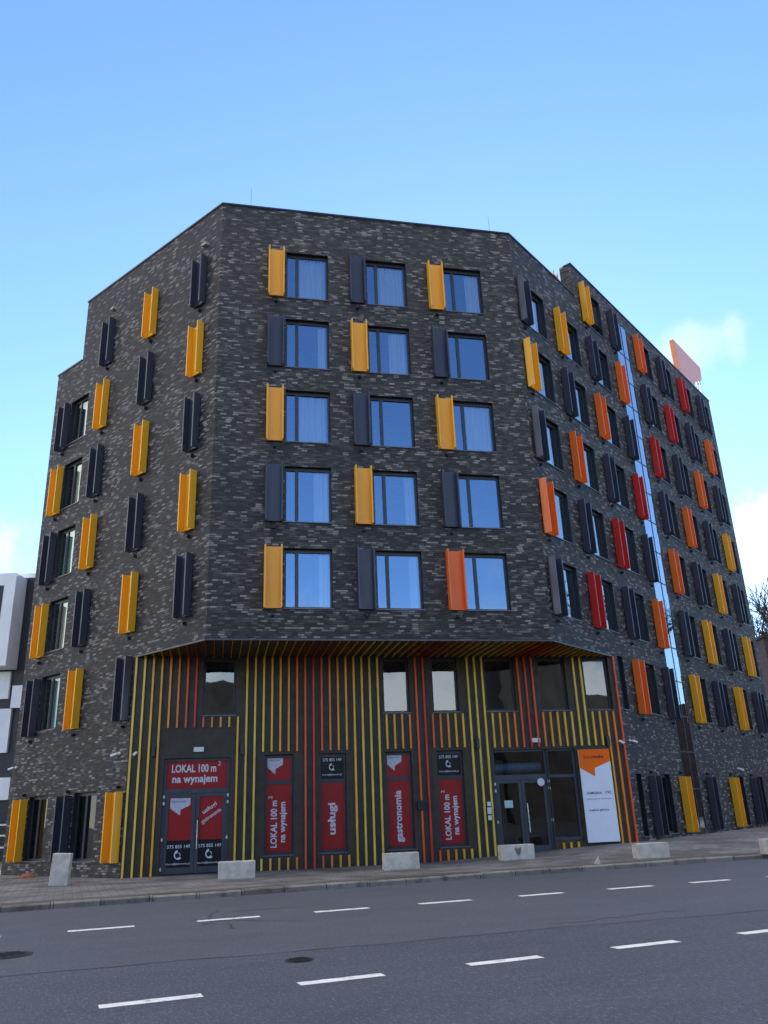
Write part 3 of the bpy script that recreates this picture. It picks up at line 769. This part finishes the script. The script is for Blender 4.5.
# ------------------------------------------------------------------ security cameras
def sec_cam(F, u, z, d, label):
    o = thing('security_camera', F.P(u, z, .002 if F is not CL else .004), label, 'security camera', 'security cameras on the building', F.ang)
    b_ = MB(); b_.tube((0, 0, 0), (0, -.04, 0), .045, .045, 10); b_.tube((0, -.04, 0), (d * .05, -.12, -.02), .018, .018, 8); link('mount', b_.mesh('camera_mount', [M['white_plastic']]), o)
    b_ = MB(); dx = Vector((d, -.55, -.35)).normalized(); p = Vector((d * .05, -.13, -.02)); b_.tube(p - dx * .05, p + dx * .17, .038, .042, 12); b_.tube(p + dx * .172, p + dx * .182, .03, .03, 12, 1)
    link('camera_body', b_.mesh('camera_body', [M['white_plastic'], M['black']]), o)
sec_cam(LF, 4.15, 3.74, -1, 'white security camera on the brick wall just left of the striped cladding')
sec_cam(CL, .25, 3.72, -.25, 'white security camera on the leftmost stripes of the cladding')
sec_cam(LF, 10.85, 3.72, -1, 'white security camera at the far left edge of the brick wall')
sec_cam(RT, 5.0, 3.78, 1, 'white security camera on the bluish brick wall just right of the cladding')
sec_cam(CL, 16.95, 3.74, .2, 'white security camera above the white banner at the right end of the cladding')
sec_cam(RT, 16.7, 2.98, .3, 'white security camera above the yellow shutter at far right street level')

# ------------------------------------------------------------------ ground, road, pavement
RD = Vector((.9317, .3633, 0)); RN = Vector((-.3633, .9317, 0)); K0 = Vector((.25, 21.56, 0))
struct(link('ground', (lambda m_: (m_.bx(-700, 700, -500, 900, -.6, -.10), m_.mesh('ground', [M['asphalt']]))[1])(MB())))
rm = MB()
q = [K0 + RD * -120 + RN * -60, K0 + RD * 160 + RN * -60, K0 + RD * 160 + RN * .05, K0 + RD * -120 + RN * .05]
rm.quad(q, None); road = struct(link('road', rm.mesh('road', [M['asphalt']])))
def gz(x, y):
    w_ = (Vector((x, y, 0)) - K0).dot(RN); k = max(0, min(1, (x + 0.) / 9.)); k = k * k * (3 - 2 * k)
    b_ = .065 + .31 * k if x > -1 else .065
    t_ = max(0, min(1, w_ / 5.)); t_ = t_ * t_ * (3 - 2 * t_)
    return .125 * (1 - t_) + b_ * t_
pv = MB(); NU, NW = 150, 60
vid = {}
g = [[None] * (NW + 1) for _ in range(NU + 1)]
for i in range(NU + 1):
    for j in range(NW + 1):
        p = K0 + RD * (-60 + 130 * i / NU) + RN * (.16 + 42 * (j / NW) ** 1.6); p.z = gz(p.x, p.y); g[i][j] = p
for i in range(NU):
    for j in range(NW): pv.quad([g[i][j], g[i + 1][j], g[i + 1][j + 1], g[i][j + 1]], None)
struct(link('pavement', pv.mesh('pavement', [M['paving']], smooth=True, merge=True)))
kb = MB()
prof = [(0, -.05), (0, .095), (.025, .122), (.158, .128), (.158, -.05)]
rk = random.Random(5)
for i in range(-60, 71):
    dz, dw = rk.uniform(-.012, .008), rk.uniform(-.012, .012)
    a_, b_ = K0 + RD * (i + .006), K0 + RD * (i + .994)
    pa = [a_ + RN * (w_ + dw) + UP * (z_ + dz) for w_, z_ in prof]; pb = [b_ + RN * (w_ + dw) + UP * (z_ + dz) for w_, z_ in prof]
    for k in range(len(prof) - 1): kb.quad([pa[k], pb[k], pb[k + 1], pa[k + 1]], None)
    kb.quad(pa, None); kb.quad(pb[::-1], None)
struct(link('kerb', kb.mesh('kerb', [M['kerb']])))

# lane dashes, the seam and the cracks belong to the road surface
def on_road(name, mb, m): return link(name, mb.mesh(name, [m]), road)
def dash(p, q, wd):
    p, q = Vector((*p, .004)), Vector((*q, .004)); d = (q - p).normalized(); n_ = Vector((-d.y, d.x, 0)) * wd / 2; mb = MB(); N = 10
    rr = random.Random(int(p.x * 100)); L_ = [p + (q - p) * (i / N) for i in range(N + 1)]
    e1 = [c + n_ * (1 + rr.uniform(-.08, .05)) for c in L_]; e2 = [c - n_ * (1 + rr.uniform(-.08, .05)) for c in L_]
    for i in range(N): mb.quad([e2[i], e2[i + 1], e1[i + 1], e1[i]], None)
    on_road('lane_marking', mb, M['marking'])
near0 = Vector((.7277, 10.1929)); nd = Vector((.9264, .3766)); far0 = Vector((.8868, 16.9893)); fd = Vector((.9392, .3433))
rr_ = random.Random(31)
for k in range(-3, 14):
    a_ = -3.87 + 1.94 * k; p = near0 + nd * a_; q = p + nd * (.95 + rr_.uniform(-.03, .03))
    if p.y > 4: dash(p, q, .18)
for k in range(-4, 22):
    a_ = -6.68 + 2.05 * k + rr_.uniform(-.03, .03); p = far0 + fd * a_; q = p + fd * (1.03 + rr_.uniform(-.04, .05)); dash(p, q, .20)
sm = MB(); rr = random.Random(9); pr = None
for i in range(0, 240):
    t_ = -25 + i * .28
    c = Vector((-4.64, 10.61, .003)) + Vector((.951, .309, 0)) * t_ + Vector((-.309, .951, 0)) * (.035 * sin(t_ * 1.1) + .03 * sin(t_ * 3.7) + rr.uniform(-.012, .012))
    hw = .005 + .012 * rr.random() ** 2 + (.010 * rr.random() if t_ < 4 else 0); n_ = Vector((-.309, .951, 0)) * hw
    if pr: sm.quad([pr[1], c - n_, c + n_, pr[0]], None)
    pr = (c + n_, c - n_)
on_road('road_seam', sm, M['seam'])
def crack(p, ang, n, step, name='road_crack'):
    mb = MB(); rr = random.Random(int(p[0] * 37 + n)); c = Vector((*p, .003)); pr = None; a_ = ang
    for i in range(n):
        d = Vector((cos(a_), sin(a_), 0)); n_ = Vector((-d.y, d.x, 0)) * (.006 + .016 * rr.random()) * (1 - i / n * .6)
        if pr: mb.quad([pr[1], c - n_, c + n_, pr[0]], None)
        pr = (c + n_, c - n_); c = c + d * step; a_ = ang + rr.uniform(-.7, .7)
    on_road(name, mb, M['seam'])
crack((-3.6, 15.6), -.2, 22, .12); crack((-2.9, 15.9), -1.7, 12, .12); crack((-3.0, 15.2), 1.9, 14, .16); crack((-3.2, 16.7), .3, 16, .14); crack((-2.6, 14.2), 2.2, 10, .15); crack((2.2, 13.3), .5, 18, .16)

def manhole(x, y, r, label):
    o = thing('manhole_cover', (x, y, .002), label, 'manhole cover', 'manhole covers in the road')
    a_ = MB(); n = 28
    a_.tube((0, 0, 0), (0, 0, .006), r, r, n); link('rim', a_.mesh('manhole_rim', [M['seam']]), o)
    b_ = MB(); b_.tube((0, 0, .0), (0, 0, .012), r * .86, r * .86, n)
    for i in range(-3, 4):
        for j in range(-3, 4):
            if i * i + j * j < 11: b_.bx(i * r * .2 - r * .05, i * r * .2 + r * .05, j * r * .2 - r * .05, j * r * .2 + r * .05, .010, .02)
    link('lid', b_.mesh('manhole_lid', [M['iron']]), o)
manhole(-5.32, 12.28, .34, 'larger dark iron manhole cover at the left edge of the road')
manhole(-1.22, 10.95, .17, 'small dark iron cover set in the near lane of the road')

# ------------------------------------------------------------------ concrete blocks and litter
def block(x, y, w, h, d, label, rz=THC, tilt=0., mark=False):
    z = gz(x, y) - .01
    mb = MB(); mb.bx(-w / 2, w / 2, 0, d, 0, h)
    me = mb.mesh('concrete_block', [M['concrete']], bevel=.018)
    bm = bmesh.new(); bm.from_mesh(me)
    rr = random.Random(int(x * 11))
    for v in bm.verts: v.co += Vector((rr.uniform(-.008, .008), rr.uniform(-.008, .008), rr.uniform(-.006, .006)))
    bm.to_mesh(me); bm.free()
    o = link('concrete_block', me, None, (x, y, z), rz); o.rotation_euler = (0, tilt, rz)
    tag(o, label, 'concrete block', 'concrete blocks along the pavement')
    if mark:
        s_ = MB(); pts = [(-.10, .34), (-.06, .37), (-.03, .30), (0, .36), (.03, .30), (.06, .37), (.10, .34), (.07, .20), (0, .12), (-.07, .20)]
        s_.quad([(a_, -.012, b_) for a_, b_ in pts][::-1], None); link('stencil_mark', s_.mesh('stencil_mark', [M['mark']]), o)
    return o
block(-9.42, 24.55, .50, .84, .26, 'tall upright concrete block standing in front of the brick wall at left', .1, .045)
block(-4.51, 24.78, 1.02, .45, .38, 'low concrete block beside the red double door')
block(.13, 25.7, 1.03, .46, .38, 'low concrete block under the gastronomia window poster')
block(3.64, 26.6, 1.04, .43, .38, 'low concrete block with a dark painted mark before the glass entrance', mark=True)
block(7.30, 25.2, .98, .41, .34, 'low concrete block in front of the bluish brick wall, right of the banner')
block(11.05, 25.4, 1.0, .41, .34, 'low concrete block cut off by the right edge of the photo')
oc = MB()
for i in range(10):
    a_, b_ = 2 * math.pi * i / 10, 2 * math.pi * (i + 1) / 10
    r1 = .27 * (1 + .25 * sin(i * 2.3)); r2 = .27 * (1 + .25 * sin((i + 1) % 10 * 2.3))
    P1, P2 = (r1 * cos(a_), .5 * r1 * sin(a_), .01), (r2 * cos(b_), .5 * r2 * sin(b_), .01)
    Q1, Q2 = (r1 * .6 * cos(a_), .3 * r1 * sin(a_), .13), (r2 * .6 * cos(b_), .3 * r2 * sin(b_), .13)
    oc.quad([P1, P2, Q2, Q1], None); oc.quad([Q1, Q2, (0.05, 0, .16)], None)
tag(link('plastic_scrap', oc.mesh('plastic_scrap', [M['orange_cap']], smooth=True, merge=True), None, (-12.15, 29.0, gz(-12.15, 29.0)), .2), 'flat orange scrap lying at the foot of the brick wall at left', 'litter')
st = MB(); b4 = [(-.16, -.1, 0), (.10, -.12, 0), (.13, .1, 0), (-.10, .13, 0)]; tp = [(.06, -.03, .30), (.11, -.02, .33), (.12, .04, .31), (.05, .05, .27)]
st.quad(tp); st.quad(b4[::-1])
for i in range(4): j = (i + 1) % 4; st.quad([b4[i], b4[j], tp[j], tp[i]])
me = st.mesh('stone', [M['stone']], bevel=.015); me.transform(Matrix.Scale(.62, 4))
tag(link('stone', me, None, (5.40, 24.06, .115), .3), 'small pale wedge of stone on the kerb right of the entrance', 'stone')

# ------------------------------------------------------------------ neighbours, background
# white modern block behind the left wing
wbx = -19.78; wy = 43.0
wb = thing('white_building', (-24, wy + 5, 0), 'white modern building with dark loggias behind the left end of the brick block', 'building')
def wbp(name, mb, mats): o = link(name, mb.mesh(name, mats), wb); o.data.transform(Matrix.Translation(-Vector((-24, wy + 5, 0)))); return o
m_ = MB()
m_.bx(-60, -14.5, wy + 1.38, wy + 14, -.1, 14.9)
wbp('wall', m_, [M['darkloggia']])
m_ = MB(); m_.bx(-60, -20.38, wy, wy + 1.37, 9.72, 14.82); m_.bx(-60, -14.4, wy + 1.3, wy + 14.1, 14.902, 15.16)
wbp('white_volume', m_, [M['whitewall']])
m_ = MB(); m_.bx(-60, -21.0, wy - .02, wy - .002, 12.3, 14.12); wbp('window', m_, [M['darkloggia']])
m_ = MB()
m_.bx(-60, -20.60, wy + 1.2, wy + 1.375, 8.15, 9.6); m_.bx(-60, -20.32, wy + 1.18, wy + 1.374, 5.35, 7.62)
m_.bx(-20.37, -19.74, wy + 1.1, wy + 1.376, 7.64, 8.82); m_.bx(-60, -19.95, wy + 1.19, wy + 1.373, 3.0, 4.1)
wbp('balcony_panel', m_, [M['whitewall']])
m_ = MB()
for z in (.7, 1.25, 1.75): m_.bx(-24, -19.2, wy + .2, wy + .25, z, z + .08)
for x in (-23, -21.5, -20.1, -19.3): m_.bx(x, x + .06, wy + .26, wy + .3, -.1, 1.9)
wbp('railing', m_, [M['white_plastic']])

# brown brick house and bare tree beyond the right wing
bb = thing('brick_house', (44, 84, 0), 'dark brown brick house behind the far right end of the block', 'building')
m_ = MB(); m_.bx(36.4, 37.2, 79, 90, -.1, 16.3); m_.bx(37.21, 60, 80, 92, -.1, 14.4)
o = link('wall', m_.mesh('house_wall', [M['rustbrick']]), bb); o.data.transform(Matrix.Translation((-44, -84, 0)))
m_ = MB(); m_.bx(36.2, 37.4, 78.8, 90.2, 16.3, 16.6); m_.bx(37.41, 60.2, 79.8, 92.2, 14.4, 14.8)
o = link('roof', m_.mesh('house_roof', [M['bark']]), bb); o.data.transform(Matrix.Translation((-44, -84, 0)))
m_ = MB()
for x in (39, 42, 45.5): 
    for z in (5, 9): m_.bx(x, x + 1.1, 79.93, 79.99, z, z + 1.7)
o = link('window', m_.mesh('house_window', [M['black']]), bb); o.data.transform(Matrix.Translation((-44, -84, 0)))

def bare_tree(x, y, h, seed, label):
    t = thing('bare_tree', (x, y, 0), label, 'tree', 'bare trees behind the block')
    rr = random.Random(seed); tr = MB(); br = MB()
    def grow(mb, p, d, l, r, lev):
        n = 3; q = p
        for i in range(n):
            d2 = (d + Vector((rr.uniform(-.16, .16), rr.uniform(-.16, .16), rr.uniform(-.05, .10)))).normalized()
            q2 = q + d2 * l / n; mb.tube(q, q2, r * (1 - .2 * i / n), r * (1 - .2 * (i + 1) / n), 5 if lev > 1 else 8, 0, False); q = q2; d = d2
            if lev < 5 and (i > 0 or lev > 2) and lev > 0:
                s_ = Vector((rr.uniform(-1, 1), rr.uniform(-1, 1), rr.uniform(-.1, .8))).normalized()
                grow(br, q, (d * .5 + s_ * .8).normalized(), l * rr.uniform(.45, .62), r * .5, lev + 1)
        if lev < 5:
            for k in range(rr.choice((2, 3)) if lev < 4 else 2):
                s_ = Vector((rr.uniform(-1, 1), rr.uniform(-1, 1), rr.uniform(-.2, .6))).normalized()
                grow(br, q, (d * .75 + s_ * .62).normalized(), l * rr.uniform(.62, .8), max(.017, r * .62), lev + 1)
    grow(tr, Vector((0, 0, 0)), Vector((0, 0, 1)), h * .36, h * .017, 0)
    link('trunk', tr.mesh('tree_trunk', [M['bark']], smooth=True), t); link('crown', br.mesh('tree_crown', [M['bark']], smooth=True), t)
bare_tree(42.4, 92, 22.5, 4, 'leafless tree with fine twigs rising over the brown brick house')

# low house and trees round the corner to the right: they stand in the lower panes of the right wing
cb = thing('corner_house', (54, 62, 0), 'low brick house round the corner, reflected in the lower right windows', 'building')
m_ = MB(); m_.bx(45, 63, 52, 74, -.1, 9.5); o = link('wall', m_.mesh('corner_house_wall', [M['rustbrick']]), cb); o.location = (-54, -62, 0)
bare_tree(42, 48, 19, 8, 'leafless tree standing in front of the low corner house')
bare_tree(47, 45, 16, 12, 'smaller leafless tree right of the low corner house')

# the far side of the street, seen only as reflections in the glass
op = thing('opposite_building', (0, -32, 0), 'plain rendered building across the street', 'building')
m_ = MB(); m_.bx(-14, 14, -40, -30, -.1, 14.6); m_.bx(14.2, 40.2, -40, -31, -.1, 6.5); m_.bx(40.4, 51, -42, -30, -.1, 20.); m_.bx(51.2, 75, -42, -29.5, -.1, 15.5); m_.bx(-50, -14.2, -40, -29, -.1, 7.)
o = link('wall', m_.mesh('opposite_wall', [M['opposite']]), op); o.location = (0, 32, 0)

# ------------------------------------------------------------------ sky, sun, camera
SUN_AZ, SUN_EL = rad(6), rad(23)          # azimuth measured from +y toward +x
wd = bpy.data.worlds.new('World'); S.world = wd; wd.use_nodes = True
wd.node_tree.nodes.clear(); t = NT(wd.node_tree)
sky = t.new('ShaderNodeTexSky', sky_type='NISHITA'); sky.sun_disc = False; sky.sun_elevation = SUN_EL; sky.sun_rotation = SUN_AZ
sky.altitude = 100; sky.air_density = 1.0; sky.dust_density = .05; sky.ozone_density = 4.
dirv = t.new('ShaderNodeTexCoord').outputs['Generated']
x, y, z = t.sep(t.vmath('NORMALIZE', dirv))
az = t.math('MULTIPLY', t.math('ARCTAN2', x, y), 57.2958); el = t.math('MULTIPLY', t.math('ARCSINE', z), 57.2958)
nz = t.noise(t.vmath('NORMALIZE', dirv), 9., 6, .58); nz2 = t.noise(t.vmath('NORMALIZE', dirv), 26., 5, .6)
nn = t.math('ADD', t.math('MULTIPLY', t.math('SUBTRACT', nz, .5), 2.2), t.math('MULTIPLY', t.math('SUBTRACT', nz2, .5), 1.2))
def blob(a0, e0, sa, se, lo=.15, hi=.9, amp=1.):
    da = t.math('DIVIDE', t.math('SUBTRACT', az, a0), sa); de = t.math('DIVIDE', t.math('SUBTRACT', el, e0), se)
    d = t.math('SUBTRACT', 1., t.math('ADD', t.math('MULTIPLY', da, da), t.math('MULTIPLY', de, de)))
    return t.math('MULTIPLY', t.maprange(t.math('ADD', d, nn), lo, hi), amp)
cm = blob(24.2, 28.8, 4.6, 2.0, .15, 1.5, .36)
for b_ in (blob(26.8, 28.6, 1.3, 2.0, .1, 1.3, .38), blob(29.5, 14.5, 8.5, 5.2, 0., .8, 1.), blob(-30., 17.0, 8., 3.8, 0., 1.2, .55)):
    cm = t.math('MAXIMUM', cm, b_)
# a bank of sunlit cloud low over the opposite side of the town
back = t.math('MULTIPLY', t.maprange(y, .1, -.3), t.maprange(t.math('ADD', el, t.math('MULTIPLY', nn, 6.)), 15., 8.))
back = t.math('MULTIPLY', back, t.maprange(x, .95, .75))
left = blob(-95., 22., 42., 24., 0., .7, 1.)  # unseen bright cloud added to warm and brighten the left face
# unseen bright cloud added high overhead to lift the light on the ground
over = t.maprange(t.math('ADD', el, t.math('MULTIPLY', nn, 9.)), 60., 70.)
thick = t.math('MAXIMUM', t.math('MAXIMUM', t.math('MULTIPLY', back, .7), t.math('MULTIPLY', left, .75)), over)
cm = t.math('MAXIMUM', cm, thick)
cm = t.math('MINIMUM', cm, 1.)
skc = t.vmath('MULTIPLY', sky.outputs[0], (.95, .97, 1.03))
bg1 = t.new('ShaderNodeBackground'); t.l.new(skc, bg1.inputs[0]); bg1.inputs[1].default_value = .138
bg2 = t.new('ShaderNodeBackground'); t.l.new(t.mix(thick, (1., .965, .975, 1), (1., .92, .82, 1)), bg2.inputs[0]); bg2.inputs[1].default_value = .62; t.l.new(t.math('ADD', .62, t.math('MULTIPLY', t.math('POWER', thick, 3.), 1.55)), bg2.inputs[1])
mx = t.new('ShaderNodeMixShader'); t.l.new(cm, mx.inputs[0]); t.l.new(bg1.outputs[0], mx.inputs[1]); t.l.new(bg2.outputs[0], mx.inputs[2])
ow = t.new('ShaderNodeOutputWorld'); t.l.new(mx.outputs[0], ow.inputs[0])

sl = bpy.data.lights.new('sun', 'SUN'); sl.energy = 2.6; sl.angle = rad(.53); sl.color = (1., .93, .82)
so_ = bpy.data.objects.new('sun', sl); COL.objects.link(so_)
sd = Vector((sin(SUN_AZ) * cos(SUN_EL), cos(SUN_AZ) * cos(SUN_EL), sin(SUN_EL)))
so_.rotation_euler = (-sd).to_track_quat('-Z', 'Y').to_euler(); so_.location = sd * 200

cd = bpy.data.cameras.new('camera'); cam = bpy.data.objects.new('camera', cd); COL.objects.link(cam)
cd.sensor_fit = 'VERTICAL'; cd.sensor_height = 36.; cd.sensor_width = 27.; cd.lens = 813.6 / 1024 * 36.; cd.clip_start = .1; cd.clip_end = 3000
X = Vector((.99923479, .0136032, -.03667147)); Y = Vector((.03911321, -.34752412, .93685492)); Z = -Vector((0, .93757236, .34779026))
X = Y.cross(Z).normalized(); Y = Z.cross(X).normalized()
cam.matrix_world = Matrix(((X.x, Y.x, Z.x, 0), (X.y, Y.y, Z.y, 0), (X.z, Y.z, Z.z, CAM_Z), (0, 0, 0, 1)))
S.camera = cam
S.render.engine = 'CYCLES'
S.view_settings.view_transform = 'Standard'; S.view_settings.look = 'None'; S.view_settings.gamma = 1.; S.view_settings.exposure = 1.28
S.cycles.max_bounces = 8; S.cycles.transparent_max_bounces = 12; S.cycles.caustics_reflective = False; S.cycles.caustics_refractive = False
